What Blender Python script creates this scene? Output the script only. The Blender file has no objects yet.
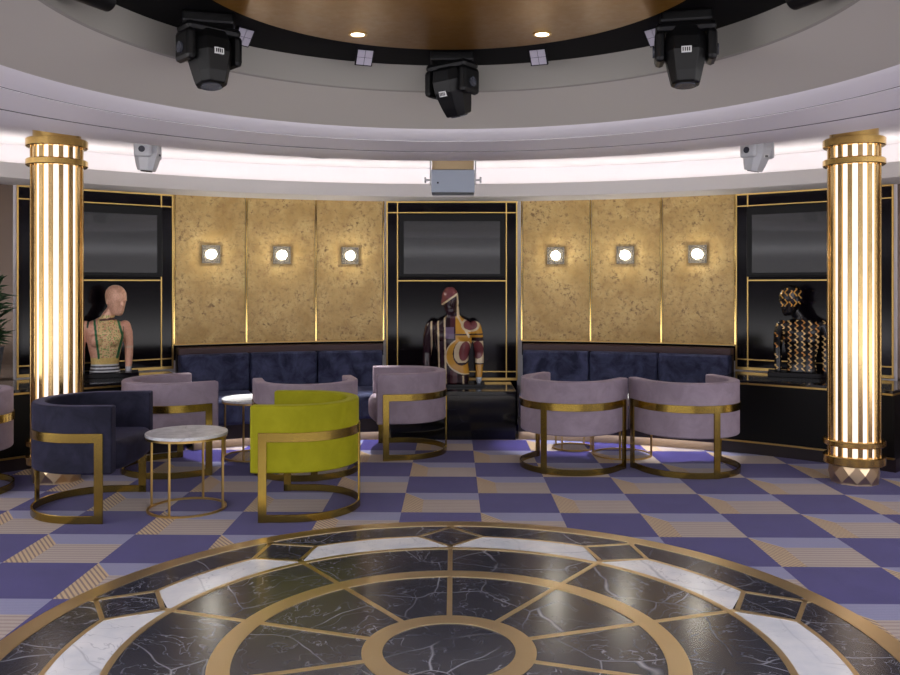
import bpy, bmesh, math, random
from mathutils import Vector, Matrix
PI = math.pi
R = math.radians
S = bpy.context.scene
C = S.collection
random.seed(7)

# ------------------------------------------------------------------ camera, world, exposure
YAW = R(0.25)
CAMX, CAMY, CAMZ = 0.018, -3.26, 1.40
cam = bpy.data.cameras.new('camera'); co = bpy.data.objects.new('camera', cam); C.objects.link(co)
co.location = (CAMX, CAMY, CAMZ); co.rotation_euler = (PI/2, 0, YAW)
cam.sensor_width = 36; cam.lens = 34.0; cam.shift_y = -52.5/900; cam.clip_start = .05
S.camera = co
WORLD, COVE, LED, COLUMN, SCONCE, SPOT = 3.3, 7.6, 15.0, 1.12, 62.0, 2.5
BENCH_SPOT = 380.0
w = bpy.data.worlds.new('world'); S.world = w; w.use_nodes = True
# the rest of the lounge: dim at eye level, bright ceilings above and lit floor below
wt = w.node_tree; bg = wt.nodes['Background']
tc = wt.nodes.new('ShaderNodeTexCoord'); sx = wt.nodes.new('ShaderNodeSeparateXYZ'); wr = wt.nodes.new('ShaderNodeValToRGB')
mr = wt.nodes.new('ShaderNodeMath'); mr.operation = 'MULTIPLY_ADD'; mr.inputs[1].default_value = .5; mr.inputs[2].default_value = .5
wt.links.new(tc.outputs['Generated'], sx.inputs[0]); wt.links.new(sx.outputs[2], mr.inputs[0]); wt.links.new(mr.outputs[0], wr.inputs[0])
el = wr.color_ramp.elements
LOW, DIM, GLOW, HIGH = (1.8, 1.76, 1.78), (.05, .045, .05), (1.1, 1.1, 1.15), (.95, .93, .98)
stops = ((.465, LOW), (.487, DIM), (.517, DIM), (.5205, GLOW), (.524, DIM), (.54, DIM), (.562, HIGH), (1., HIGH))
el[1].position = 1.; el[1].color = (*HIGH, 1); el[0].position = stops[0][0]; el[0].color = (*LOW, 1)
for p_, c_ in stops[1:-1]:
    e_ = el.new(p_); e_.color = (*c_, 1)
wt.links.new(wr.outputs[0], bg.inputs[0]); bg.inputs[1].default_value = WORLD
S.view_settings.view_transform = 'Standard'; S.view_settings.look = 'None'
S.view_settings.exposure = -0.14; S.view_settings.gamma = 1; S.view_settings.use_curve_mapping = False

def P(X, Z):            # distance right of / ahead of the viewpoint -> room x, y
    c, s = math.cos(YAW), math.sin(YAW)
    return (CAMX + X*c - Z*s, CAMY + Z*c + X*s)
def pol(r, deg):        # room polar: 0 deg = straight back, + = right
    return (r*math.sin(R(deg)), r*math.cos(R(deg)))

# ------------------------------------------------------------------ materials
def lin(c): return tuple(((v/255)/12.92 if v <= 10 else ((v/255+.055)/1.055)**2.4) for v in c)
class NT:
    def __init__(s, name):
        s.m = bpy.data.materials.new(name); s.m.use_nodes = True
        s.t = s.m.node_tree; s.n = s.t.nodes; s.b = s.n['Principled BSDF']
    def new(s, ty, **k):
        n = s.n.new(ty)
        for a, v in k.items(): setattr(n, a, v)
        return n
    def put(s, sock, v):
        if isinstance(v, bpy.types.NodeSocket): s.t.links.new(v, sock)
        elif isinstance(v, tuple) and len(v) == 3 and sock.type == 'RGBA': sock.default_value = (*v, 1)
        else: sock.default_value = v
    def math(s, op, a, b=None, c=None):
        n = s.new('ShaderNodeMath', operation=op); s.put(n.inputs[0], a)
        if b is not None: s.put(n.inputs[1], b)
        if c is not None: s.put(n.inputs[2], c)
        return n.outputs[0]
    def mix(s, f, a, b):
        n = s.new('ShaderNodeMix', data_type='RGBA'); s.put(n.inputs[0], f); s.put(n.inputs[6], a); s.put(n.inputs[7], b)
        return n.outputs[2]
    def pos(s): return s.new('ShaderNodeNewGeometry').outputs['Position']
    def obj(s): return s.new('ShaderNodeTexCoord').outputs['Object']
    def xyz(s, v):
        n = s.new('ShaderNodeSeparateXYZ'); s.put(n.inputs[0], v); return n.outputs
    def noise(s, vec, scale, detail=4, rough=.55, dist=0, col=False):
        n = s.new('ShaderNodeTexNoise'); s.put(n.inputs['Vector'], vec)
        n.inputs['Scale'].default_value = scale; n.inputs['Detail'].default_value = detail
        n.inputs['Roughness'].default_value = rough; n.inputs['Distortion'].default_value = dist
        return n.outputs['Color' if col else 'Fac']
    def ramp(s, f, *st):
        n = s.new('ShaderNodeValToRGB'); s.put(n.inputs[0], f); e = n.color_ramp.elements
        while len(e) < len(st): e.new(.5)
        for q, (p, c) in zip(e, st): q.position = p; q.color = (*c, 1) if isinstance(c, tuple) else (c, c, c, 1)
        return n.outputs[0]
    def bump(s, h, d=.01, st=.4):
        n = s.new('ShaderNodeBump'); s.put(n.inputs['Height'], h); n.inputs['Distance'].default_value = d
        n.inputs['Strength'].default_value = st; s.put(s.b.inputs['Normal'], n.outputs[0])
    def set(s, **k):
        for a, v in k.items(): s.put(s.b.inputs[a.replace('_', ' ')], v)
        return s.m

def plain(name, rgb, rough=.5, metal=0, **k):
    t = NT(name); return t.set(Base_Color=lin(rgb), Roughness=rough, Metallic=metal, **k)
def emit(name, rgb, st):
    t = NT(name); return t.set(Base_Color=lin(rgb), Emission_Color=lin(rgb), Emission_Strength=st)
def velvet(name, rgb, rgb2, sheen=.5, tint=None):
    t = NT(name); o = t.obj()
    n = t.noise(o, 7, 5, .65, .6); f = t.noise(o, 260, 2)
    c = t.mix(t.ramp(n, (.36, 0.), (.68, 1.)), lin(rgb), lin(rgb2)); t.bump(f, .002, .25)
    return t.set(Base_Color=c, Roughness=.72, Sheen_Weight=sheen, Sheen_Roughness=.4, Sheen_Tint=lin(tint or rgb2), Specular_IOR_Level=.25)

M = {}
def brass(name, rgb, rough):
    t = NT(name); n = t.noise(t.obj(), 9, 3)
    return t.set(Base_Color=lin(rgb), Metallic=1., Roughness=t.math('MULTIPLY_ADD', n, .12, rough-.06))
M['brass'] = brass('polished brass', (214, 178, 105), .2)
M['brass_dark'] = brass('chair brass', (166, 142, 70), .22)
M['brass_floor'] = brass('inlaid brass', (218, 194, 150), .34)
M['brass_fin'] = brass('column brass', (200, 170, 116), .2)
M['brass_foot'] = brass('pale faceted brass', (232, 206, 166), .36)
M['brass_seam'] = brass('mirror brass', (226, 192, 120), .1)
M['brass_trim'] = brass('trim brass', (206, 172, 104), .34)
M['white'] = plain('white ceiling paint', (228, 225, 230), .6)
M['warmwhite'] = plain('bulkhead paint', (206, 202, 199), .6)
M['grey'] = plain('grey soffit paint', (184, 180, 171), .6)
M['fascia'] = plain('shaded fascia grey', (140, 136, 130), .6)  # soffit grey darkened, putting the shade on the fascia into its colour
M['gap'] = plain('painted groove shade', (84, 82, 84), .7)  # dark colour standing in for the shade inside the ceiling grooves
M['black'] = plain('matt black paint', (4, 4, 5), .7, Specular_IOR_Level=.15)
M['black_metal'] = plain('black fixture housing', (9, 9, 10), .42, Specular_IOR_Level=.22)
M['black_gloss'] = plain('black lacquer', (14, 10, 17), .1, Specular_IOR_Level=.22)
M['charcoal'] = plain('grey fixture lens', (60, 62, 70), .2)
M['screen'] = plain('television glass', (40, 40, 43), .24, Coat_Weight=.6, Coat_Roughness=.035)
M['bezel'] = plain('television bezel', (7, 7, 9), .35, Specular_IOR_Level=.2)
M['wood'] = plain('dark red wood', (66, 40, 42), .35)
M['dark_base'] = plain('dark plinth base', (34, 22, 26), .4)
M['grey_metal'] = plain('blue grey metal', (150, 158, 172), .3, .7)
M['fixture_white'] = plain('white fixture housing', (182, 184, 188), .45)
M['label_white'] = plain('label paper', (205, 205, 205), .6)
M['label_ink'] = plain('label ink', (40, 40, 42), .6)
M['tan_board'] = plain('tan board', (196, 170, 130), .6)
M['plate'] = plain('sconce mirror plate', (130, 122, 108), .15, .9)
M['pot'] = plain('grey planter', (86, 90, 98), .55)
M['soil'] = plain('soil', (38, 28, 22), .9)
M['cove_led'] = emit('cove light', (255, 247, 238), COVE)
M['bench_led'] = emit('bench light', (205, 214, 255), LED)
M['col_light'] = emit('column light', (255, 243, 234), COLUMN)
M['globe'] = emit('sconce bulb', (255, 250, 238), SCONCE)
M['downlight'] = emit('downlight lens', (255, 244, 224), 6)
M['led_patch'] = emit('small light panel', (150, 145, 158), .2)
M['lav'] = velvet('lavender velvet', (146, 132, 143), (163, 149, 161), .3)
M['navy'] = velvet('navy velvet', (22, 22, 38), (42, 42, 62), .45, (110, 108, 140))
M['lime'] = velvet('lime velvet', (152, 150, 10), (166, 162, 22), .25)
M['bench'] = velvet('bench velvet', (34, 38, 62), (78, 83, 114), .6)

def m_carpet():
    t = NT('checker carpet'); x, y, z = t.xyz(t.pos())
    U = t.math('DIVIDE', t.math('SUBTRACT', x, .672), .4885); V = t.math('DIVIDE', t.math('SUBTRACT', t.math('MULTIPLY_ADD', x, .0125, y), 1.971), .49)
    i, j = t.math('FLOOR', U), t.math('FLOOR', V)
    u, v = t.math('SUBTRACT', U, i), t.math('SUBTRACT', V, j)
    par = t.math('FLOORED_MODULO', t.math('ADD', i, j), 2.)
    s = t.math('MULTIPLY_ADD', u, 1.423, v)
    left = t.math('MULTIPLY', t.math('LESS_THAN', u, .26), t.math('LESS_THAN', s, 1.))
    top = t.math('GREATER_THAN', v, .63)
    def stripes(a, per, duty): return t.math('LESS_THAN', t.math('FRACT', t.math('DIVIDE', a, per)), duty)
    topc = t.mix(stripes(v, .0375, .5), lin((152, 153, 188)), lin((144, 144, 180)))
    lowc = t.mix(stripes(v, .075, .62), lin((168, 151, 145)), lin((190, 174, 160)))
    lefc = t.mix(stripes(s, .08, .6), lin((146, 122, 108)), lin((212, 184, 140)))
    light = t.mix(left, t.mix(top, lowc, topc), lefc)
    n = t.noise(t.pos(), 5, 5, .6); fine = t.noise(t.pos(), 300, 2)
    pur = t.mix(n, lin((54, 46, 112)), lin((74, 65, 140)))
    col = t.mix(par, light, pur)
    col = t.mix(t.math('MULTIPLY', fine, .25), col, lin((60, 52, 70)))
    t.bump(fine, .004, .5)
    return t.set(Base_Color=col, Roughness=.95, Specular_IOR_Level=.1, Sheen_Weight=.15)
M['carpet'] = m_carpet()
def m_marble(name, base, vein, amt, rough, sc=1.0):
    t = NT(name); p = t.pos()
    d = t.noise(p, 1.6*sc, 3, .5, 0, True)
    add = t.new('ShaderNodeVectorMath', operation='MULTIPLY_ADD'); t.put(add.inputs[0], d); add.inputs[1].default_value = (.8,)*3; t.put(add.inputs[2], p)
    q = add.outputs[0]
    def ridge(scale, wd):
        n = t.noise(q, scale*sc, 3, .5); a = t.math('ABSOLUTE', t.math('SUBTRACT', n, .5))
        return t.ramp(a, (0, 1.), (wd, 0.))
    vo = t.new('ShaderNodeTexVoronoi', feature='DISTANCE_TO_EDGE'); vo.inputs['Scale'].default_value = 2.6*sc
    mad = t.new('ShaderNodeVectorMath', operation='MULTIPLY_ADD'); t.put(mad.inputs[0], d); mad.inputs[1].default_value = (.22,)*3; t.put(mad.inputs[2], p)
    t.put(vo.inputs['Vector'], mad.outputs[0])
    a, b = t.ramp(vo.outputs['Distance'], (0, 1.), (.012, 0.)), ridge(9, .010)
    mask = t.ramp(t.noise(p, 2.3*sc, 3), (.38, 0.), (.6, 1.))
    f = t.math('MULTIPLY', t.math('MAXIMUM', t.math('MULTIPLY', a, .8), t.math('MULTIPLY', b, .7)), t.math('MULTIPLY', mask, amt))
    cloud = t.ramp(t.noise(p, 7*sc, 5), (.3, base), (.75, tuple(min(1, v*1.5+.002) for v in base)))
    return t.set(Base_Color=t.mix(f, cloud, vein), Roughness=rough)
M['marble_black'] = m_marble('black marble', lin((45, 47, 58)), lin((192, 194, 204)), .85, .2)
M['marble_white'] = m_marble('white marble', lin((222, 228, 236)), lin((130, 138, 152)), .6, .2, .8)
M['marble_table'] = m_marble('table marble', lin((206, 208, 208)), lin((130, 132, 134)), .9, .25, 2.2)
M['marble_plinth'] = m_marble('plinth marble', lin((14, 14, 18)), lin((60, 66, 76)), .35, .08, 1.5)
def m_goldpanel():
    t = NT('mottled gold panel'); p = t.pos()
    n1 = t.noise(p, 26, 7, .75, .3); n2 = t.noise(p, 4, 5, .6, .5); n3 = t.noise(p, 40, 3, .6)
    c = t.mix(t.ramp(n2, (.3, 0.), (.7, 1.)), lin((164, 134, 76)), lin((202, 176, 118)))
    c = t.mix(t.ramp(n3, (.3, 0.), (.75, .55)), c, lin((180, 140, 80)))
    spots = t.math('MULTIPLY', t.ramp(n1, (.52, 0.), (.62, 1.)), t.ramp(n2, (.4, .25), (.6, 1.)))
    c = t.mix(t.math('MULTIPLY', spots, .8), c, lin((84, 54, 30)))
    c = t.mix(t.ramp(t.noise(p, 9, 6, .75, .6), (.5, 0.), (.72, .5)), c, lin((120, 80, 42)))
    t.bump(n3, .004, .15)
    return t.set(Base_Color=c, Roughness=.3, Metallic=.3)
M['gold_panel'] = m_goldpanel()
def m_dome():
    t = NT('gold leaf ceiling'); p = t.pos()
    n = t.noise(p, 3, 5, .6, .3); n2 = t.noise(p, 30, 3)
    c = t.mix(n, lin((124, 84, 18)), lin((162, 116, 36)))
    return t.set(Base_Color=c, Metallic=.55, Roughness=t.math('MULTIPLY_ADD', n2, .15, .28))
M['dome'] = m_dome()
def m_bronze():
    t = NT('bronze mirror wall'); n = t.noise(t.pos(), 2, 3)
    return t.set(Base_Color=t.mix(n, lin((92, 78, 70)), lin((124, 106, 92))), Metallic=.6, Roughness=.22)
M['bronze'] = m_bronze()
def m_border():
    t = NT('tan floor border'); n = t.noise(t.pos(), 6, 4)
    return t.set(Base_Color=t.mix(n, lin((150, 122, 88)), lin((170, 142, 104))), Roughness=.35)
M['border'] = m_border()
def m_paint(name, rough, metal=0):
    t = NT(name); a = t.new('ShaderNodeVertexColor', layer_name='paint')
    return t.set(Base_Color=a.outputs[0], Roughness=rough, Metallic=metal)
M['paint_gloss'] = m_paint('painted figure', .22)
M['paint_mosaic'] = m_paint('mosaic figure', .35, .15)
def m_leaf():
    t = NT('leaf'); n = t.noise(t.obj(), 20, 2)
    return t.set(Base_Color=t.mix(n, lin((20, 44, 28)), lin((44, 80, 44))), Roughness=.5)
M['leaf'] = m_leaf()

# ------------------------------------------------------------------ object helpers
def obj(name, bm, mat, parent=None, world=False, bevel=0, smooth=False, kind=None, bseg=2):
    bmesh.ops.recalc_face_normals(bm, faces=bm.faces)
    if world and parent is not None: bmesh.ops.translate(bm, verts=bm.verts, vec=-Vector(parent.location))
    me = bpy.data.meshes.new(name); bm.to_mesh(me); bm.free()
    me.materials.append(M[mat] if isinstance(mat, str) else mat)
    if smooth:
        for p in me.polygons: p.use_smooth = True
        if smooth != 'all': me.set_sharp_from_angle(angle=R(40))
    o = bpy.data.objects.new(name, me); C.objects.link(o)
    if parent is not None: o.parent = parent
    if bevel:
        b = o.modifiers.new('bevel', 'BEVEL'); b.width = bevel; b.segments = bseg; b.limit_method = 'ANGLE'; b.angle_limit = R(40)
        b.harden_normals = False
    if kind: o['kind'] = kind
    return o
def thing(name, label, cat, loc=(0, 0, 0), rz=0, group=None):
    o = bpy.data.objects.new(name, None); C.objects.link(o); o.empty_display_size = .1
    o.location = loc; o.rotation_euler = (0, 0, rz); o['label'] = label; o['category'] = cat
    if group: o['group'] = group
    return o
def struct(name, bm, mat, parent=None, **k):
    o = obj(name, bm, mat, parent, **k)
    if parent is None: o['kind'] = 'structure'
    return o
def dup(root, loc, rz, label):
    r = root.copy(); C.objects.link(r); r.location = loc; r.rotation_euler = (0, 0, rz); r['label'] = label
    for ch in list(root.children):
        c = ch.copy(); C.objects.link(c); c.parent = r
        for g in ch.children:
            d = g.copy(); C.objects.link(d); d.parent = c
    return r
def B(): return bmesh.new()
def box(bm, x0, x1, y0, y1, z0, z1, mtx=None):
    vs = [bm.verts.new((x, y, z)) for z in (z0, z1) for y in (y0, y1) for x in (x0, x1)]
    for f in ((0, 1, 3, 2), (4, 5, 7, 6), (0, 1, 5, 4), (2, 3, 7, 6), (0, 2, 6, 4), (1, 3, 7, 5)): bm.faces.new([vs[i] for i in f])
    if mtx is not None: bmesh.ops.transform(bm, matrix=mtx, verts=vs)
    return bm
def lathe(bm, prof, n=48, a0=0, a1=360, closed=False, cx=0, cy=0):
    full = abs(a1-a0) >= 359.99
    cols = []
    for k in range(n if full else n+1):
        a = R(a0+(a1-a0)*k/n); s, c = math.sin(a), math.cos(a)
        cols.append([bm.verts.new((cx+r*s, cy+r*c, z)) for r, z in prof])
    m = len(prof)
    for k in range(n if full else n):
        A, D = cols[k], cols[(k+1) % len(cols)]
        for q in range(m if closed else m-1):
            q2 = (q+1) % m
            vs = [A[q], A[q2], D[q2], D[q]]
            bm.faces.new(vs)
    if closed and not full:
        bm.faces.new(cols[0]); bm.faces.new(cols[-1])
    bmesh.ops.remove_doubles(bm, verts=bm.verts, dist=1e-6)
    return bm
def arcbox(bm, r0, r1, z0, z1, a0, a1, n=24):
    return lathe(bm, [(r0, z0), (r1, z0), (r1, z1), (r0, z1)], n, a0, a1, True)
def cyl(bm, r, z0, z1, n=24, cx=0, cy=0, r1=None):
    r1 = r if r1 is None else r1
    b = [bm.verts.new((cx+r*math.cos(2*PI*k/n), cy+r*math.sin(2*PI*k/n), z0)) for k in range(n)]
    t = [bm.verts.new((cx+r1*math.cos(2*PI*k/n), cy+r1*math.sin(2*PI*k/n), z1)) for k in range(n)]
    for k in range(n): bm.faces.new((b[k], b[(k+1) % n], t[(k+1) % n], t[k]))
    bm.faces.new(b); bm.faces.new(t); return bm
def sphere(bm, c, rx, ry, rz, u=24, v=14, mtx=None):
    m = Matrix.Translation(c) @ Matrix.Diagonal((rx, ry, rz, 1))
    if mtx is not None: m = mtx @ m
    bmesh.ops.create_uvsphere(bm, u_segments=u, v_segments=v, radius=1, matrix=m); return bm
def prism(bm, pts, z0, z1):
    b = [bm.verts.new((x, y, z0)) for x, y in pts]; t = [bm.verts.new((x, y, z1)) for x, y in pts]
    n = len(pts)
    for k in range(n): bm.faces.new((b[k], b[(k+1) % n], t[(k+1) % n], t[k]))
    bm.faces.new(b); bm.faces.new(t); return bm
def strip(bm, inner, outer, z0, z1):       # band between two plan polylines of equal length
    n = len(inner); L = [[bm.verts.new((*p, z)) for p in pl] for pl, z in ((inner, z0), (outer, z0), (outer, z1), (inner, z1))]
    for k in range(n-1):
        for q in range(4): bm.faces.new((L[q][k], L[q][k+1], L[(q+1) % 4][k+1], L[(q+1) % 4][k]))
    bm.faces.new([L[q][0] for q in range(4)]); bm.faces.new([L[q][-1] for q in range(4)]); return bm

# ------------------------------------------------------------------ floor
bm = B(); lathe(bm, [(1.76, 0), (5.4, 0)], 120); lathe(bm, [(5.4, 0), (7.6, 0)], 60, 62, 298)
struct('floor', bm, 'carpet')
med = bpy.data.objects.new('floor_medallion', None); C.objects.link(med); med['kind'] = 'structure'
bm = B(); lathe(bm, [(0, 0), (1.70, 0)], 120); obj('black_marble', bm, 'marble_black', med)
H1 = .003
def ring(name, r0, r1): obj(name, lathe(B(), [(r0, -.004), (r1, -.004), (r1, H1), (r0, H1)], 120, closed=True), 'brass_floor', med)
ring('brass_rim', 1.675, 1.765); ring('brass_ring', .815, .90); ring('brass_ring', .255, .335); ring('brass_line', 1.245, 1.272)
def linebar(bm, p, q, wd):
    p, q = Vector(p), Vector(q); d = (q-p).normalized(); s = Vector((-d.y, d.x))*wd/2
    prism(bm, [tuple(p+s), tuple(p-s), tuple(q-s), tuple(q+s)], -.004, H1-.0005)
for k in range(10):
    a = 36*k
    b = B(); linebar(b, pol(.33, a), pol(.82, a), .024); linebar(b, pol(.895, a), pol(1.25, a), .024); obj('brass_spoke', b, 'brass_floor', med)
    o_, i_, l_, r_ = pol(1.655, a), pol(1.30, a), pol(1.477, a-6.9), pol(1.477, a+6.9)
    b = B()
    for p, q in ((o_, l_), (o_, r_), (i_, l_), (i_, r_)): linebar(b, p, q, .02)
    linebar(b, pol(1.64, a), pol(1.68, a), .04); linebar(b, pol(1.265, a), pol(1.31, a), .03)
    obj('brass_diamond', b, 'brass_floor', med)
    # white segment between this diamond and the next
    N = 14
    out = [pol(1.470, a+6.9+(36-13.8)*t/N) for t in range(N+1)]
    tri_l = pol(1.285, a+.6); tri_r = pol(1.285, a+35.4)
    inn = [pol(1.270, a+.6+(34.8)*t/N) for t in range(N+1)]
    b = B(); prism(b, [tri_l]+out+[tri_r]+inn[::-1], -.004, .001)
    obj('white_marble_segment', b, 'marble_white', med)
    b = B(); strip(b, [pol(1.468, a+6.9+22.2*t/N) for t in range(N+1)], [pol(1.488, a+6.9+22.2*t/N) for t in range(N+1)], -.004, H1-.001)
    obj('brass_line', b, 'brass_floor', med)

# ------------------------------------------------------------------ ceiling
ceil = struct('ceiling', lathe(B(), [(3.06, 2.573), (5.42, 2.573)], 120), 'white')
bm = B(); lathe(bm, [(2.04, 2.372), (2.075, 2.350), (2.215, 2.328), (2.217, 2.345), (2.232, 2.345), (2.234, 2.327), (2.67, 2.331), (2.672, 2.35), (2.688, 2.35), (2.69, 2.333), (3.07, 2.325), (3.08, 2.33), (3.08, 2.60)], 144)
obj('stepped_ring', bm, 'white', ceil, smooth=True)
for r_ in (2.2245, 2.68): obj('dark_gap', lathe(B(), [(r_-.0085, 2.3275), (r_-.0085, 2.344), (r_+.0075, 2.344), (r_+.0075, 2.330)], 144), 'gap', ceil)  # groove linings coloured dark, shade painted rather than cast
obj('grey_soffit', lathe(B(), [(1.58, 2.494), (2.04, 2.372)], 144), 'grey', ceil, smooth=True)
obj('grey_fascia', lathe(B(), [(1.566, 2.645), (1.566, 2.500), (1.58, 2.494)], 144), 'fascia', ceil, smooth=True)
obj('black_recess', lathe(B(), [(.98, 2.645), (1.57, 2.645)], 96), 'black', ceil)
bm = B(); lathe(bm, [(0, 2.585), (1.02, 2.585), (1.03, 2.59), (1.03, 2.645)], 120)
obj('gold_disc', bm, 'dome', ceil, smooth=True)
# lowered bulkhead over the benches with a light trough on top
bm = B(); lathe(bm, [(5.32, 2.236), (4.88, 2.236), (4.86, 2.245), (4.86, 2.365), (4.90, 2.365), (4.90, 2.28), (5.32, 2.28)], 110, -75, 75)
struct('trim_1', bm, 'warmwhite', smooth=True)
cov = obj('cove_light', lathe(B(), [(4.96, 2.285), (5.04, 2.285)], 110, -75, 75), 'cove_led', bpy.data.objects['trim_1'])

# ------------------------------------------------------------------ walls
wall = struct('wall_back', arcbox(B(), 5.3, 5.38, 0, 2.62, -43.75, 44.2, 80), 'white')
obj('side_wall', arcbox(B(), 5.3, 5.38, 0, 2.24, -75, -43.75, 20), 'bronze', wall)
obj('side_wall', arcbox(B(), 5.3, 5.38, 0, 2.24, 44.2, 75, 20), 'bronze', wall)
SPAN = {-1: (7.45, 29.2), 1: (7.6, 29.7)}
for sgn in (-1, 1):
    A0, A1 = SPAN[sgn]
    lo, hi = ((-75, -43.75), (44.2, 75))[sgn > 0]; obj('upper_wall', arcbox(B(), 5.3, 5.38, 2.24, 2.62, lo, hi, 20), 'white', wall)
    for k in range(3):
        a, b = A0+(A1-A0)*k/3+.12, A0+(A1-A0)*(k+1)/3-.12
        lo, hi = (a, b) if sgn > 0 else (-b, -a)
        obj('gold_panel', arcbox(B(), 5.27, 5.31, .85, 2.236, lo, hi, 8), 'gold_panel', wall, bevel=.003)
    for k in range(4):
        a = sgn*(A0+(A1-A0)*k/3)
        obj('seam_strip', arcbox(B(), 5.264, 5.31, .85, 2.236, a-.075, a+.075, 2), 'brass_seam', wall)
    lo, hi = sorted((sgn*A0, sgn*A1))
    obj('sill_strip', arcbox(B(), 5.255, 5.31, .842, .852, lo, hi, 20), 'brass_trim', wall)
    obj('dark_gap', arcbox(B(), 5.29, 5.31, .70, .836, lo, hi, 20), 'black', wall)

def niche(name, deg, label, zlow, zbar):
    x, y = pol(5.235, deg)
    t = thing(name, label, 'wall panel', (x, y, 0), -R(deg), 'black lacquer wall panels')
    obj('lacquer_panel', box(B(), -.65, .65, 0, .02, 0 if deg == 0 else zlow, 2.234), 'black_gloss', t)
    yf = -.006
    def bar(x0, x1, z0, z1, d=0): obj('brass_trim', box(B(), x0, x1, yf-d, .004, z0, z1), 'brass_trim', t)
    for s in (-1, 1):
        bar(*sorted((s*.641, s*.655)), zlow, 2.236, .004)
        bar(*sorted((s*.538, s*.549)), zlow, 2.236, .002)
    bar(-.655, .655, 2.222, 2.236); bar(-.655, .655, 2.118, 2.128); bar(-.545, .545, 1.437, 1.448)
    bar(-.655, .655, zbar, zbar+.011); bar(-.655, .655, zlow, zlow+.025, .003)
    return t, (x, y)
def tv(deg, label):
    x, y = pol(5.235-.053, deg)
    t = thing('television', label, 'television', (x, y, 1.475), -R(deg), 'wall televisions')
    b = B(); box(b, -.525, .525, -.045, .045, 0, .63); o = obj('casing', b, 'bezel', t, bevel=.006)
    obj('screen', box(B(), -.475, .475, -.049, -.04, .035, .555), 'screen', t)
    return t
niche('niche_panel', 0, 'glossy black wall panel with brass grid behind the maroon and gold bust', .448, .53)
niche('niche_panel', -36.4, 'glossy black wall panel with brass grid behind the pink mosaic bust', .625, .715)
niche('niche_panel', 36.85, 'glossy black wall panel with brass grid behind the black and gold bust', .625, .715)
tv(0, 'dark wall television above the maroon and gold bust in the middle')
tv(-36.4, 'dark wall television above the pink mosaic bust beside the left column')
tv(36.85, 'dark wall television above the black and gold curl bust beside the right column')

# ------------------------------------------------------------------ wall sconces
def sconce(deg, label):
    x, y = pol(5.27, deg)
    t = thing('wall_sconce', label, 'wall light', (x, y, 1.69), -R(deg), 'square wall sconces on the gold panels')
    obj('back_plate', box(B(), -.082, .082, -.016, 0, -.082, .082), 'plate', t, bevel=.003)
    obj('frame', box(box(box(box(B(), -.085, -.076, -.024, 0, -.085, .085), .076, .085, -.024, 0, -.085, .085), -.076, .076, -.024, 0, .076, .085), -.076, .076, -.024, 0, -.085, -.076), 'plate', t)
    obj('globe', sphere(B(), (0, -.06, 0), .043, .043, .043), 'globe', t, smooth='all')
    obj('neck', cyl(B(), .02, 0, .03, 12), 'brass', t).matrix_local = Matrix.Translation((0, -.014, 0)) @ Matrix.Rotation(PI/2, 4, 'X')
    return t
names = {-1: ('left wall', 'next to the left black panel', 'next to the middle black panel'), 1: ('right wall', 'next to the right black panel', 'next to the middle black panel')}
for sgn in (-1, 1):
    nm = names[sgn]; A0, A1 = SPAN[sgn]
    for k in range(3):
        a = sgn*(A0+(A1-A0)*(k+.5)/3)
        pl = nm[2] if k == 0 else ('on the centre panel of the three' if k == 1 else nm[1])
        sconce(a, f'lit square wall sconce on the gold {nm[0]}, {pl}')

# ------------------------------------------------------------------ benches
def bench(sgn, label):
    A0, A1 = SPAN[sgn]
    mid = sgn*(A0+A1)/2; x, y = pol(4.95, mid)
    t = thing('banquette', label, 'bench', (x, y, 0), 0, 'navy velvet wall benches')
    lo, hi = sorted((sgn*(A0+.15), sgn*(A1-.15)))
    def p(name, *a, mat, **k): return obj(name, arcbox(B(), *a), mat, t, True, **k)
    p('toe_wall', 4.50, 4.56, 0, .075, lo, hi, 24, mat='border')
    p('base', 4.465, 5.26, .075, .195, lo, hi, 24, mat='dark_base')
    p('top_rail', 5.13, 5.285, .762, .82, lo, hi, 24, mat='wood', bevel=.003)
    p('back_board', 5.22, 5.28, .195, .762, lo, hi, 24, mat='dark_base')
    for k in range(3):
        a, b = sorted((lo+(hi-lo)*k/3+.06, lo+(hi-lo)*(k+1)/3-.06))
        p('seat_cushion', 4.44, 5.10, .195, .42, a, b, 10, mat='bench', bevel=.03, bseg=3, smooth=True)
        p('back_cushion', 5.06, 5.22, .41, .762, a, b, 10, mat='bench', bevel=.02, bseg=3, smooth=True)
    obj('under_light', lathe(B(), [(4.476, .0746), (4.488, .0746)], 24, lo+.3, hi-.3), 'bench_led', t, True)
bench(-1, 'curved navy velvet bench under the left gold wall panels')
bench(1, 'curved navy velvet bench under the right gold wall panels')

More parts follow.
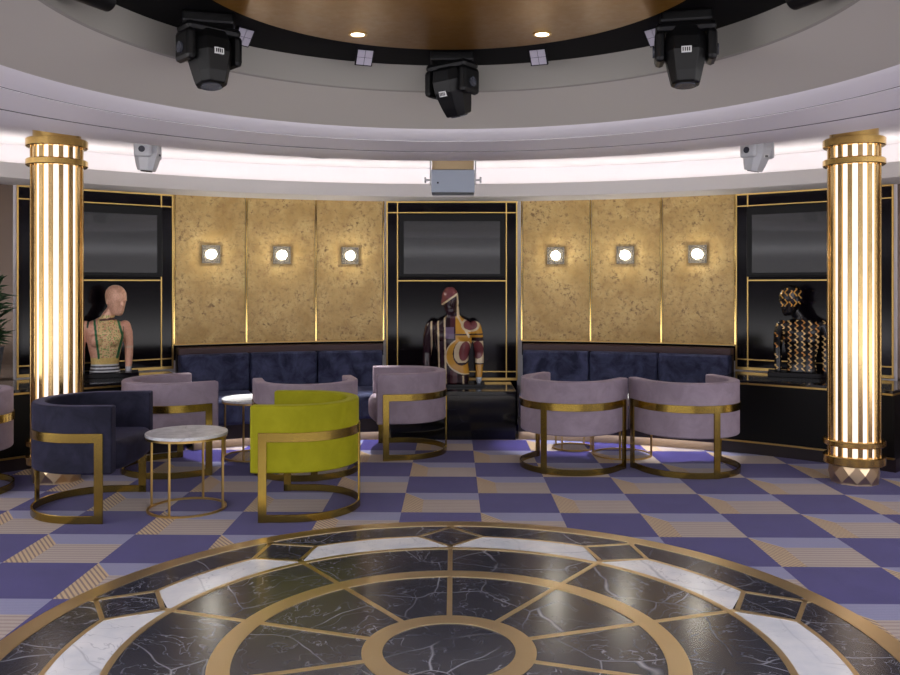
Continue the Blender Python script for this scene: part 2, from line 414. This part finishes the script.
# ------------------------------------------------------------------ plinths and cabinets
t = thing('plinth', 'low black marble plinth under the maroon and gold bust', 'plinth', (.012, 4.8, 0))
obj('body', box(B(), -.565, .565, -.38, .40, 0, .405), 'marble_plinth', t, bevel=.003)
obj('top_slab', box(B(), -.57, .57, -.385, .40, .406, .44), 'marble_plinth', t, bevel=.003)
def cabinet(sgn, label):
    x, y = pol(4.9, sgn*38)
    t = thing('curved_cabinet', label, 'cabinet', (x, y, 0), 0, 'curved black cabinets')
    lo, hi = sorted((sgn*29.9, sgn*(47 if sgn > 0 else 49)))
    def p(name, *a, mat, **k): return obj(name, arcbox(B(), *a), mat, t, True, **k)
    p('toe_kick', 4.53, 5.19, 0, .10, lo, hi, 24, mat='dark_base')
    p('body', 4.50, 5.19, .10, .575, lo, hi, 24, mat='black_metal')
    p('top_slab', 4.47, 5.19, .593, .615, lo, hi, 24, mat='marble_plinth', bevel=.003)
    p('brass_trim', 4.475, 5.19, .578, .592, lo, hi, 24, mat='brass_trim')
    p('brass_trim', 4.485, 4.52, .10, .113, lo, hi, 24, mat='brass_trim')
cabinet(-1, 'curved black cabinet behind the left lit column and navy tub chair')
cabinet(1, 'curved black cabinet behind the right lit column')

# ------------------------------------------------------------------ lit brass columns
def column(X, Z, label):
    x, y = P(X, Z)
    t = thing('column', label, 'column', (x, y, 0), 0, 'lit brass columns')
    obj('light_core', lathe(B(), [(.158, .14), (.158, 2.40)], 64), 'col_light', t, smooth='all')
    n = 16
    for k in range(n):
        a = 360*(k+.5)/n
        obj('brass_fin', box(B(), -.0155, .0155, .15, .177, .14, 2.40, Matrix.Rotation(-R(a), 4, 'Z')), 'brass_fin', t, bevel=.004)
    for z0, z1 in ((.134, .196), (.265, .306), (2.246, 2.294), (2.38, 2.44)):
        obj('ring_band', lathe(B(), [(.16, z0), (.199, z0), (.206, z0+.006), (.206, z1-.006), (.199, z1), (.16, z1)], 64, closed=True), 'brass', t, smooth=True)
    b = B(); N = 10; rows = [[b.verts.new((r*math.cos(2*PI*(k+off)/N), r*math.sin(2*PI*(k+off)/N), z)) for k in range(N)] for z, r, off in ((0, .160, 0), (.012, .160, 0), (.072, .170, .5), (.136, .162, 0))]
    for k in range(N): k2 = (k+1) % N; b.faces.new((rows[0][k], rows[0][k2], rows[1][k2], rows[1][k]))
    for lo_, hi_ in ((rows[1], rows[2]), (rows[3], rows[2])):
        for k in range(N):
            k2 = (k+1) % N; b.faces.new((lo_[k], lo_[k2], hi_[k])); b.faces.new((lo_[k2], hi_[k], hi_[k2]))
    b.faces.new(rows[0]); b.faces.new(rows[3])
    obj('foot', b, 'brass_foot', t)
    obj('cap', cyl(B(), .16, 2.43, 2.573, 32), 'brass', t, smooth=True)
column(-2.82, 6.10, 'round brass column with lit white strips behind the navy tub chair')
column(2.88, 6.06, 'round brass column with lit white strips beside the black and gold bust')

# ------------------------------------------------------------------ tub chairs
RO, TH, ARM, LEGY = .385, .078, .215, .14
def upath(off, yend, n=28):      # plan of the U: right arm end -> back -> left arm end; chair faces +y
    r = RO+off; pts = [(r, yend), (r, yend*.5)]
    pts += [(r*math.cos(-PI*k/n), r*math.sin(-PI*k/n)) for k in range(n+1)]
    return pts+[(-r, yend*.5), (-r, yend)]
def chair(mat, label, X, Z, f):
    x, y = P(X, Z); rz = math.atan2(f[1], f[0])-PI/2+YAW
    t = thing('tub_chair', label, 'chair', (x, y, 0), rz, 'velvet tub chairs')
    obj('backrest', strip(B(), upath(-TH, ARM), upath(0, ARM), .288, .688), mat, t, bevel=.012, bseg=3, smooth=True)
    r = RO-TH-.003; n = 28
    pts = [(r*math.cos(-PI*k/n), r*math.sin(-PI*k/n)) for k in range(n+1)]
    pts += [(-r, .17), (-r*.97, .215), (-r*.8, .245)]+[(-r*.8+r*1.6*k/8, .245+.02*math.sin(PI*k/8)) for k in range(1, 8)]+[(r*.8, .245), (r*.97, .215), (r, .17)]
    obj('seat_cushion', prism(B(), pts, .29, .462), mat, t, bevel=.05, bseg=5, smooth=True)
    g = 'brass_dark'
    obj('brass_band', strip(B(), upath(-.004, LEGY+.024), upath(.008, LEGY+.024), .474, .529), g, t, bevel=.0015, smooth=True)
    obj('base_ring', strip(B(), upath(-.004, LEGY+.024), upath(.008, LEGY+.024), .002, .047), g, t, bevel=.0015, smooth=True)
    for s in (-1, 1):
        x0, x1 = sorted((s*(RO-.004), s*(RO+.009)))
        obj('leg', box(B(), x0, x1, LEGY-.025, LEGY+.025, .0, .529), g, t, bevel=.0015)
    obj('leg', box(B(), -.025, .025, -RO-.009, -RO+.002, 0, .529), g, t, bevel=.0015)
    return t
chair('navy', 'navy blue velvet tub chair on a brass frame beside the left column', -2.21, 5.36, (1, .03))
chair('lime', 'lime green velvet tub chair on a brass frame', -.965, 5.39, (-1, 0))
lav = chair('lav', 'lavender velvet tub chair close behind the lime green chair', -1.085, 6.43, (-.3, .954))
def more(X, Z, f, label):
    x, y = P(X, Z); dup(lav, (x, y, 0), math.atan2(f[1], f[0])-PI/2+YAW, label)
more(-3.385, 5.75, (-.95, .3), 'lavender velvet tub chair cut off at the left edge beside the navy chair')
more(-2.10, 6.50, (.84, .54), 'lavender velvet tub chair between the navy chair and the left bench')
more(-.42, 7.16, (-.99, -.13), 'lavender velvet tub chair turned sideways in front of the black plinth')
more(.935, 6.60, (.62, .785), 'left lavender velvet tub chair of the pair at the right bench')
more(1.81, 6.50, (-.3, .954), 'right lavender velvet tub chair of the pair nearest the right column')

# ------------------------------------------------------------------ side tables
def table(X, Z, r, h, label, ph=0):
    x, y = P(X, Z)
    t = thing('side_table', label, 'table', (x, y, 0), R(ph), 'round marble side tables')
    obj('tabletop', cyl(B(), r, h-.02, h, 48), 'marble_table', t, bevel=.003, smooth=True)
    obj('brass_rim', lathe(B(), [(r-.02, h-.034), (r-.004, h-.034), (r-.004, h-.020), (r-.02, h-.020)], 48, closed=True), 'brass_trim', t)
    obj('base_ring', lathe(B(), [(r-.022, 0), (r-.008, 0), (r-.008, .012), (r-.022, .012)], 48, closed=True), 'brass_trim', t)
    for k in range(4):
        a = R(45+90*k); cx, cy = (r-.014)*math.cos(a), (r-.014)*math.sin(a)
        obj('leg', box(B(), cx-.006, cx+.006, cy-.006, cy+.006, .004, h-.03), 'brass_trim', t)
table(-1.65, 5.33, .25, .482, 'round white marble side table between the navy and lime chairs', 37)
table(-1.61, 6.95, .25, .48, 'round white marble side table by the left bench behind the lime chair', 40)
table(1.42, 7.02, .25, .47, 'larger round side table hidden behind the pair of lavender chairs', 30)
table(1.06, 7.32, .19, .42, 'smaller round side table nearest the right bench behind the pair of chairs', 5)

# ------------------------------------------------------------------ busts
def ringloft(bm, rings, n=28, mtx=None):
    vs = []
    for z, wx, dy, oy in rings:
        vs.append([bm.verts.new((wx*math.copysign(abs(math.cos(a))**.9, math.cos(a)), oy+dy*math.copysign(abs(math.sin(a))**.9, math.sin(a)), z)) for a in (2*PI*k/n for k in range(n))])
    for A_, B_ in zip(vs, vs[1:]):
        for k in range(n): bm.faces.new((A_[k], A_[(k+1) % n], B_[(k+1) % n], B_[k]))
    bm.faces.new(vs[0]); bm.faces.new(vs[-1])
    if mtx is not None: bmesh.ops.transform(bm, matrix=mtx, verts=[v for r_ in vs for v in r_])
def tube(bm, pts, n=16):
    ds = []
    for k, (p, r) in enumerate(pts):
        a = Vector(pts[max(0, k-1)][0]); b = Vector(pts[min(len(pts)-1, k+1)][0]); d = (b-a).normalized()
        u = d.cross(Vector((0, 1, 0))).normalized(); v = d.cross(u)
        ds.append([bm.verts.new(Vector(p)+r*(math.cos(q)*u+math.sin(q)*v)) for q in (2*PI*i/n for i in range(n))])
    for A_, B_ in zip(ds, ds[1:]):
        for k in range(n): bm.faces.new((A_[k], A_[(k+1) % n], B_[(k+1) % n], B_[k]))
    bm.faces.new(ds[0]); bm.faces.new(ds[-1])
    sphere(bm, pts[0][0], *(pts[0][1],)*3, 14, 8); sphere(bm, pts[-1][0], *(pts[-1][1],)*3, 14, 8)
def head(bm, zc, s, turn, tilt, cx=0, cy=0):
    m = Matrix.Translation((cx, cy, zc)) @ Matrix.Rotation(turn, 4, 'Z') @ Matrix.Rotation(tilt, 4, 'X') @ Matrix.Scale(s, 4)
    # face looks to -y; unit head about .25 tall
    ringloft(bm, [(-.118, .018, .02, -.058), (-.112, .034, .034, -.048), (-.09, .047, .056, -.032), (-.055, .058, .076, -.014), (-.01, .069, .092, -.002), (.03, .074, .098, .002), (.07, .069, .092, .004), (.1, .052, .070, .004), (.118, .03, .042, .004), (.124, .01, .014, .004)], 28, m)
    sphere(bm, (0, -.092, -.022), .011, .018, .03, 12, 8, m)      # nose
    sphere(bm, (0, -.082, -.058), .022, .014, .012, 12, 8, m)     # lips
    sphere(bm, (0, -.076, -.092), .02, .016, .016, 12, 8, m)      # chin
    for q in (-1, 1):
        sphere(bm, (q*.028, -.084, .012), .022, .012, .01, 12, 8, m)   # brow
        sphere(bm, (q*.072, .006, -.01), .007, .017, .03, 12, 8, m)    # ear
def bust(name, label, loc, rz, build, paint, mat, voxel=.0045):
    t = thing(name, label, 'mannequin', loc, rz, 'decorated busts')
    bm = B(); build(bm); bmesh.ops.recalc_face_normals(bm, faces=bm.faces)
    me = bpy.data.meshes.new('tmp'); bm.to_mesh(me); bm.free()
    o = bpy.data.objects.new('tmp', me); C.objects.link(o)
    r = o.modifiers.new('r', 'REMESH'); r.mode = 'VOXEL'; r.voxel_size = voxel
    s = o.modifiers.new('s', 'SMOOTH'); s.factor = .5; s.iterations = 9
    dg = bpy.context.evaluated_depsgraph_get()
    m2 = bpy.data.meshes.new_from_object(o.evaluated_get(dg)); m2.name = 'body'
    bpy.data.objects.remove(o); bpy.data.meshes.remove(me)
    for v in m2.vertices: v.co.z = max(v.co.z, .0005)
    ca = m2.color_attributes.new('paint', 'FLOAT_COLOR', 'POINT')
    for k, v in enumerate(m2.vertices):
        ca.data[k].color = (*lin(paint(v.co)), 1)
    for p in m2.polygons: p.use_smooth = True
    m2.materials.clear(); m2.materials.append(M[mat])
    body = bpy.data.objects.new('body', m2); C.objects.link(body); body.parent = t
    return t
def female(turn, tilt, lean=0):
    def f(bm):
        ringloft(bm, [(0, .125, .092, 0), (.07, .112, .084, 0), (.13, .116, .086, 0), (.2, .132, .094, 0), (.28, .146, .1, .0), (.35, .155, .098, .004), (.405, .155, .08, .008), (.437, .115, .064, .012), (.458, .066, .05, .012), (.47, .045, .043, .008)])
        for q in (-1, 1):
            sphere(bm, (q*.066, -.075, .275), .056, .052, .058, 18, 12)
            tube(bm, [((q*.158, .008, .392), .05), ((q*.182, .012, .33), .043), ((q*.192, .02, .21), .036), ((q*.192, .01, .14), .034), ((q*.188, -.012, .03), .026), ((q*.187, -.015, .004), .026)])
        tube(bm, [((lean*.05, .012, .43), .058), ((lean*.25, .008, .475), .05), ((lean*.6, 0, .52), .047), ((lean*.85, -.005, .565), .046)])
        head(bm, .615, 1.05, turn, tilt, lean, -.025)
    return f
def male(bm):
    ringloft(bm, [(0, .15, .105, 0), (.08, .158, .108, 0), (.18, .145, .1, 0), (.27, .15, .105, 0), (.38, .178, .118, 0), (.47, .195, .12, .003), (.545, .2, .1, .01), (.59, .15, .076, .015), (.62, .085, .06, .015), (.65, .062, .058, .008), (.72, .056, .058, -.004), (.74, .05, .05, -.004)])
    for q in (-1, 1):
        sphere(bm, (q*.085, -.075, .455), .085, .05, .062, 18, 12)
        tube(bm, [((q*.205, .008, .53), .064), ((q*.232, .012, .45), .056), ((q*.25, .02, .29), .043), ((q*.253, .01, .21), .042), ((q*.246, -.03, .06), .03), ((q*.244, -.035, .03), .028)])
        sphere(bm, (q*.244, -.038, .008), .02, .036, .045, 12, 8)
    head(bm, .785, 1.08, R(8), R(0), -.03, -.02)

def dseg(p, a, b):
    (x, y), (x0, y0), (x1, y1) = p, a, b; dx, dy = x1-x0, y1-y0
    k = max(0, min(1, ((x-x0)*dx+(y-y0)*dy)/(dx*dx+dy*dy))); return math.hypot(x-x0-k*dx, y-y0-k*dy)
def hsh(*k): 
    v = math.sin(sum(a*b for a, b in zip(k, (12.9898, 78.233, 37.719))))*43758.5453; return v-math.floor(v)
def paint_male(c):
    u, v = (c.x/.0096+43)*5.62, (113-c.z/.0096)*5.62
    cream, gold, maroon, dark, viol = (214, 196, 160), (206, 152, 58), (118, 58, 62), (44, 24, 34), (118, 100, 128)
    def ell(cx, cy, a, b, th=0):
        x, y = u-cx, v-cy; x, y = x*math.cos(th)+y*math.sin(th), -x*math.sin(th)+y*math.cos(th); return math.hypot(x/a, y/b)
    if v < 262:                                   # head
        d = dseg((u, v), (178, 198), (275, 130))
        side = (v-198)-(130-198)/(275-178)*(u-178)
        if c.y > .05: return maroon
        if d < 5: return cream
        if side < 0: return (122, 66, 68)
        return cream if u > 262 else dark
    if v > 600 and u > 340: return (190, 200, 214)
    if u > 345 and v > 380:                       # sleeve
        if v < 400: return dark
        if ell(378, 450, 34, 50) < 1: return maroon
        if v < 525: return cream
        return gold if v > 532 else dark
    e = ell(338, 310, 46, 34)
    if u > 248 and v < 400:
        if e < .85: return maroon
        if e < 1.15: return cream
        if dseg((u, v), (268, 262), (330, 375)) < 6: return cream
        if 358 < v < 366: return dark
        if u > 340 or u > 255: return gold
    if v > 385:
        e2, e3 = ell(305, 455, 30, 55, .2), math.hypot(u-300, v-490)
        if u > 262 and e2 < 1: return maroon
        if u > 248 and v < 520 and ell(296, 458, 50, 68, .2) < 1: return cream
        if ell(296, 462, 55, 73, .2) < 1 and u > 240: return dark
        if math.hypot((u-320)/115, (v-480)/100) < 1 and v < 600 - (330-u)*.55 and u < 345: return gold
        if math.hypot((u-320)/121, (v-480)/106) < 1 and u < 345 and v < 606: return cream
    if 200 < u < 252 and 322 < v < 385: return viol if (u < 246) else dark
    for s0 in (120, 158, 195, 292):
        if abs(u-s0-(v-300)*.02) < 5 and (s0 < 290 or v > 590): return cream
    return (84, 44, 52) if 225 < u < 262 and (v > 560 or v < 330) else dark
def paint_pink(c):
    u, v = (c.x/.00859+48)*5.62, (102-c.z/.00859)*5.62
    k = hsh(int(c.x/.008), int(c.y/.008), int(c.z/.008))
    j = 22*(k-.5)
    skin = tuple(a+j for a in (226, 172, 146))
    if v < 255: return tuple(a+j*1.3 for a in (228, 180, 152))
    if abs(v-277+(u-290)*.1) < 6 and 240 < u < 335 : return (84, 50, 50)
    if abs(c.x) > .148 and v > 262:
        if u < 150 and abs(u-150+(v-300)*.06) < 16 and v < 450: return (34, 108, 62)
        if v > 545: return (190, 190, 200)
        if 430 < v < 440: return (220, 190, 170)
        return skin
    if v > 525: return (205, 208, 214) if int((v-525)/9) % 2 == 0 else (30, 30, 40)
    gr = (26, 106, 62)
    ctr = 232 < u < 352
    if dseg((u, v), (213, 262), (238, 490)) < 6 or dseg((u, v), (332, 262), (362, 372)) < 6 or dseg((u, v), (362, 372), (334, 490)) < 7: return gr
    if dseg((u, v), (186, 262), (180, 320)) < 5 or dseg((u, v), (372, 285), (366, 360)) < 4: return (30, 70, 50)
    if v > 490: return tuple(a+j for a in (226, 198, 122))
    if ctr: return ((234, 206, 152) if k < .5 else (150, 170, 96) if k < .66 else (226, 204, 150) if k < .85 else (206, 140, 110))
    return skin
def paint_curl(c):
    gold = (214, 160, 72); base = (10, 9, 13)
    if c.z > .5:
        if c.z < .56: return base
        q = (c.x+.5)/.036; col = math.floor(q); fx = (q-col-.5)*.036
        if c.z > .72: return base
        zz = c.z*1.0+.02*(col % 2); s = .009*math.sin(2*PI*zz/.058)
        return gold if abs(fx-s) < .006 and (zz/.058) % 1.6 < 1.2 else base
    side = abs(c.x) > .15
    q = (c.x+.5)/.054; col = math.floor(q); fx = (q-col-.5)*.054
    zz = c.z+.013*(col % 3); s = .0095*math.sin(2*PI*zz/.046)
    if c.z > .445 or c.z < .015: return base
    if side and hsh(col, math.floor(zz/.046), 3) < .35: return base
    if (zz/.046) % 1 > .86: return base
    return ((238, 200, 134) if hsh(col, math.floor(zz/.046)) > .4 else (206, 146, 78)) if abs(fx-s) < .0075 else base

x, y = P(.03, 8.14)
bust('mannequin_bust', 'male bust painted maroon, gold and dark brown on the middle plinth', (x, y, .465), 0, male, paint_male, 'paint_gloss')
xl, yl = P(-2.955, 7.28)
bust('mannequin_bust', 'pink and gold mosaic female bust with green straps beside the left column', (xl, yl, .655), R(22), female(R(32), R(8), .085), paint_pink, 'paint_mosaic')
xr, yr = P(3.02, 7.30)
bust('mannequin_bust', 'black female bust covered in gold curls beside the right column', (xr, yr, .655), R(-22), female(R(-48), R(10), -.085), paint_curl, 'paint_gloss', .0034)
t = bpy.data.objects
def slab(loc, rz, hx, hy, z0, z1, label):
    o = thing('display_base', label, 'stand', (loc[0], loc[1], z0), rz, 'display bases under the busts')
    obj('block', box(B(), -hx, hx, -hy, hy, 0, z1-z0), 'black_gloss', o, bevel=.003)
slab((x, y), 0, .30, .15, .44, .465, 'thin black slab under the maroon and gold bust')
slab((xl, yl), R(22), .27, .13, .615, .655, 'black display slab under the pink mosaic bust')
slab((xr, yr), R(-22), .27, .13, .615, .655, 'black display slab under the black and gold curl bust')

# ------------------------------------------------------------------ ceiling fixtures
def moving_head(loc, rz, pan, tilt, label, hm='black_metal', sc=1.0, group='black moving head lights'):
    t = thing('moving_head_light', label, 'stage light', loc, rz, group); t.scale = (sc,)*3
    obj('base', box(B(), -.115, .115, -.1, .1, -.055, 0), hm, t, bevel=.012)
    yk = obj('yoke', box(box(box(B(), -.135, .135, -.07, .07, -.09, -.045), -.138, -.092, -.075, .075, -.225, -.08), .092, .138, -.075, .075, -.225, -.08), hm, t, bevel=.022)
    yk.rotation_euler = (0, 0, pan)
    b = B(); rows = []
    for z, wx, wy in ((.095, .05, .045), (.085, .078, .075), (.03, .093, .095), (-.03, .093, .098), (-.12, .074, .08), (-.165, .064, .066), (-.172, .058, .06)):
        k = .45; oct_ = [(wx, wy*k), (wx*k*1.3, wy), (-wx*k*1.3, wy), (-wx, wy*k), (-wx, -wy*k), (-wx*k*1.3, -wy), (wx*k*1.3, -wy), (wx, -wy*k)]
        rows.append([b.verts.new((p[0], p[1], z)) for p in oct_])
    for A_, B_ in zip(rows, rows[1:]):
        for k in range(8): b.faces.new((A_[k], A_[(k+1) % 8], B_[(k+1) % 8], B_[k]))
    b.faces.new(rows[0]); b.faces.new(rows[-1])
    h = obj('lamp_head', b, hm, t, bevel=.004)
    h.matrix_local = Matrix.Translation((0, 0, -.155)) @ Matrix.Rotation(pan, 4, 'Z') @ Matrix.Rotation(tilt, 4, 'X')
    l = obj('lens', cyl(B(), .048, -.178, -.168, 24), 'charcoal', h)
    lb = obj('label_plate', box(B(), -.022, .022, -.102, -.094, -.05, -.022), 'label_white', h)
    lb2 = B()
    for k in range(4): box(lb2, -.018+.0095*k, -.0125+.0095*k, -.1035, -.1, -.045, -.027)
    lb2 = obj('label_marks', lb2, 'label_ink', h)
    for q_ in (-1, 1):
      kb = obj('pivot_knob', cyl(B(), .026, -.006, .006, 20), 'charcoal', t)
      kb.matrix_local = Matrix.Rotation(pan, 4, 'Z') @ Matrix.Translation((q_*.141, 0, -.165)) @ Matrix.Rotation(PI/2, 4, 'Y')
    return t
ZC = 2.645
moving_head((*P(.01, 4.60), ZC), 0, R(-38), R(22), 'black moving head light hanging in the middle of the black ceiling ring')
moving_head((*P(-1.12, 3.95), ZC), R(14), R(28), R(-8), 'black moving head light at the left of the black ceiling ring')
moving_head((*P(1.085, 3.92), ZC), R(-12), R(0), R(-4), 'black moving head light at the right of the black ceiling ring')
ZO = 2.573
def white_head(loc, rz, pan, tilt, label):
    o = moving_head(loc, rz, pan, tilt, label, 'fixture_white', .92, 'white moving head lights')
    return o
white_head((*P(-2.31, 6.50), ZO), R(18), R(72), R(4), 'pale grey moving head light on the outer ceiling beside the left column')
white_head((*P(2.35, 6.50), ZO), R(-18), R(52), R(14), 'pale grey moving head light on the outer ceiling beside the right column')

for X, Z, ang, where in ((-1.42, 3.36, 64, 'left'), (1.42, 3.34, -64, 'right')):
    t = thing('par_light', f'small black spotlight at the {where} end of the black ceiling ring', 'stage light', (*P(X, Z), ZC), R(ang), 'small black spotlights')
    obj('bracket', box(B(), -.02, .02, -.06, .06, -.05, 0), 'black_metal', t, bevel=.004)
    b = obj('can', cyl(B(), .05, -.09, .09, 24), 'black_metal', t, bevel=.006, smooth=True); b.matrix_local = Matrix.Translation((0, 0, -.09)) @ Matrix.Rotation(PI/2, 4, 'Y')
    obj('lens', cyl(B(), .04, -.094, -.088, 24), 'charcoal', b)

for a, lb in ((-20, 'left of the middle moving head'), (20.5, 'right of the middle moving head'), (-49, 'beside the left moving head'), (48.5, 'beside the right moving head')):
    x_, y_ = pol(1.34, a)
    t = thing('light_panel', f'small square light panel in the black ceiling ring, {lb}', 'light', (x_, y_, ZC-.03), -R(a), 'small square lights in the black ring')
    t.rotation_euler = (R(-52), 0, -R(a))
    obj('bracket', box(B(), -.012, .012, .0, .012, 0, .07), 'black_metal', t)
    obj('housing', box(B(), -.047, .047, -.047, .047, -.012, 0), 'black_metal', t)
    b = B()
    for i in (-1, 1):
        for j in (-1, 1): box(b, i*.021-.0195, i*.021+.0195, j*.021-.0195, j*.021+.0195, -.016, -.008)
    obj('lens', b, 'led_patch', t)

def downlight(a, label):
    x_, y_ = pol(.87, a)
    t = thing('downlight', label, 'ceiling light', (x_, y_, 2.585), 0, 'downlights in the gold ceiling disc')
    obj('trim_ring', lathe(B(), [(.033, -.004), (.045, -.004), (.045, .004), (.033, .004)], 32, closed=True), 'brass_trim', t)
    obj('lens', cyl(B(), .033, -.002, .002, 24), 'downlight', t)
    l = bpy.data.lights.new('beam', 'SPOT'); l.energy = SPOT; l.color = (1, .93, .82); l.spot_size = R(125); l.spot_blend = .8; l.shadow_soft_size = .12
    o = bpy.data.objects.new('beam', l); C.objects.link(o); o.parent = t; o.location = (0, 0, -.012)
downlight(-30, 'small lit downlight at the left of the gold ceiling disc')
downlight(30, 'small lit downlight at the right of the gold ceiling disc')
for a, wh in ((-90, 'left'), (90, 'right')): downlight(a, f'small lit downlight at the far {wh} side of the gold ceiling disc above the room')
for a, wh in ((-150, 'left'), (150, 'right')): downlight(a, f'small lit downlight in the near {wh} part of the gold ceiling disc overhead')

for sgn, nm in ((-1, 'left'), (1, 'right')):
    for a, wh in ((11.5, 'nearest the middle panel'), (18.8, 'over the bench centre'), (26, 'farthest from the middle panel')):
        x_, y_ = pol(4.27, sgn*a)
        t = thing('downlight', f'recessed downlight in the outer ceiling above the {nm} bench front, {wh}', 'ceiling light', (x_, y_, 2.573), 0, 'downlights above the benches')
        obj('trim_ring', lathe(B(), [(.033, -.004), (.045, -.004), (.045, 0), (.033, 0)], 32, closed=True), 'fixture_white', t)
        obj('lens', cyl(B(), .033, -.002, 0, 24), 'downlight', t)
        l = bpy.data.lights.new('beam', 'SPOT'); l.energy = BENCH_SPOT; l.color = (1, .98, .97); l.spot_size = R(26); l.spot_blend = .9; l.shadow_soft_size = .03
        o = bpy.data.objects.new('beam', l); C.objects.link(o); o.parent = t; o.location = (0, 0, -.012)
# grey box on a ceiling bracket, above the middle television
x_, y_ = P(.025, 7.2)
t = thing('ceiling_speaker', 'blue grey metal box on a ceiling bracket above the middle television', 'speaker', (x_, y_, 2.573))
bx = obj('box', box(B(), -.18, .18, -.15, .1, -.405, -.215), 'grey_metal', t, bevel=.004)
obj('top_panel', box(B(), -.178, .178, .04, .06, -.3, -.1), 'tan_board', t)
for s in (-1, 1):
    a, b = sorted((s*.186, s*.196)); obj('bracket_arm', box(B(), a, b, -.03, .03, -.32, 0), 'fixture_white', t)
    k = obj('knob', cyl(cyl(B(), .008, 0, .03, 12), .024, .03, .045, 16), 'fixture_white', t); k.matrix_local = Matrix.Translation((s*.196, -.01, -.285)) @ Matrix.Rotation(s*PI/2, 4, 'Y')
obj('bracket_plate', box(B(), -.23, .23, -.05, .05, -.014, 0), 'fixture_white', t)
obj('indicator', cyl(B(), .008, 0, .004, 12), 'black', t).matrix_local = Matrix.Translation((-.125, -.1505, -.325)) @ Matrix.Rotation(PI/2, 4, 'X')
# flush vent
x_, y_ = P(-1.18, 7.75)
t = thing('ceiling_vent', 'small round grille in the bright outer ceiling left of the grey box', 'vent', (x_, y_, 2.573))
obj('rim', lathe(B(), [(.07, -.008), (.1, -.008), (.1, 0), (.07, 0)], 32, closed=True), 'fixture_white', t)
obj('grille', cyl(B(), .07, -.006, 0, 32), 'charcoal', t)

# ------------------------------------------------------------------ plant on the left cabinet
x_, y_ = pol(4.9, -47.4)
t = thing('potted_plant', 'dark green potted plant in a grey planter at the left edge', 'plant', (x_, y_, .615))
obj('planter', lathe(B(), [(0, 0), (.085, 0), (.12, .29), (.125, .3), (.112, .3), (.105, .26), (0, .26)], 36), 'pot', t, smooth=True)
obj('soil', cyl(B(), .104, .255, .268, 24), 'soil', t)
b = B(); rnd = random.Random(3)
for k in range(190):
    a, e, L = rnd.uniform(0, 2*PI), rnd.uniform(.15, 1.25), rnd.uniform(.12, .2)
    zc = rnd.uniform(.3, .82); rr = .03+.1*math.sin(PI*min(1, max(0, (zc-.2)/.72)))
    c0 = Vector((rr*.5*math.cos(a), rr*.5*math.sin(a), zc)); d = Vector((math.cos(a)*math.cos(e), math.sin(a)*math.cos(e), math.sin(e)))
    s = Vector((-math.sin(a), math.cos(a), 0))*.022; up = Vector((0, 0, -.03))
    p = [c0, c0+d*L*.4+s, c0+d*L+up, c0+d*L*.4-s]; m = b.verts.new(c0+d*L*.5+Vector((0, 0, .012)))
    vs = [b.verts.new(q) for q in p]
    for q in range(4): b.faces.new((vs[q], vs[(q+1) % 4], m))
obj('foliage', b, 'leaf', t)
b = B(); tube(b, [((0, 0, .26), .012), ((.01, 0, .5), .009), ((0, .01, .8), .005)], 8); obj('stem', b, 'soil', t)
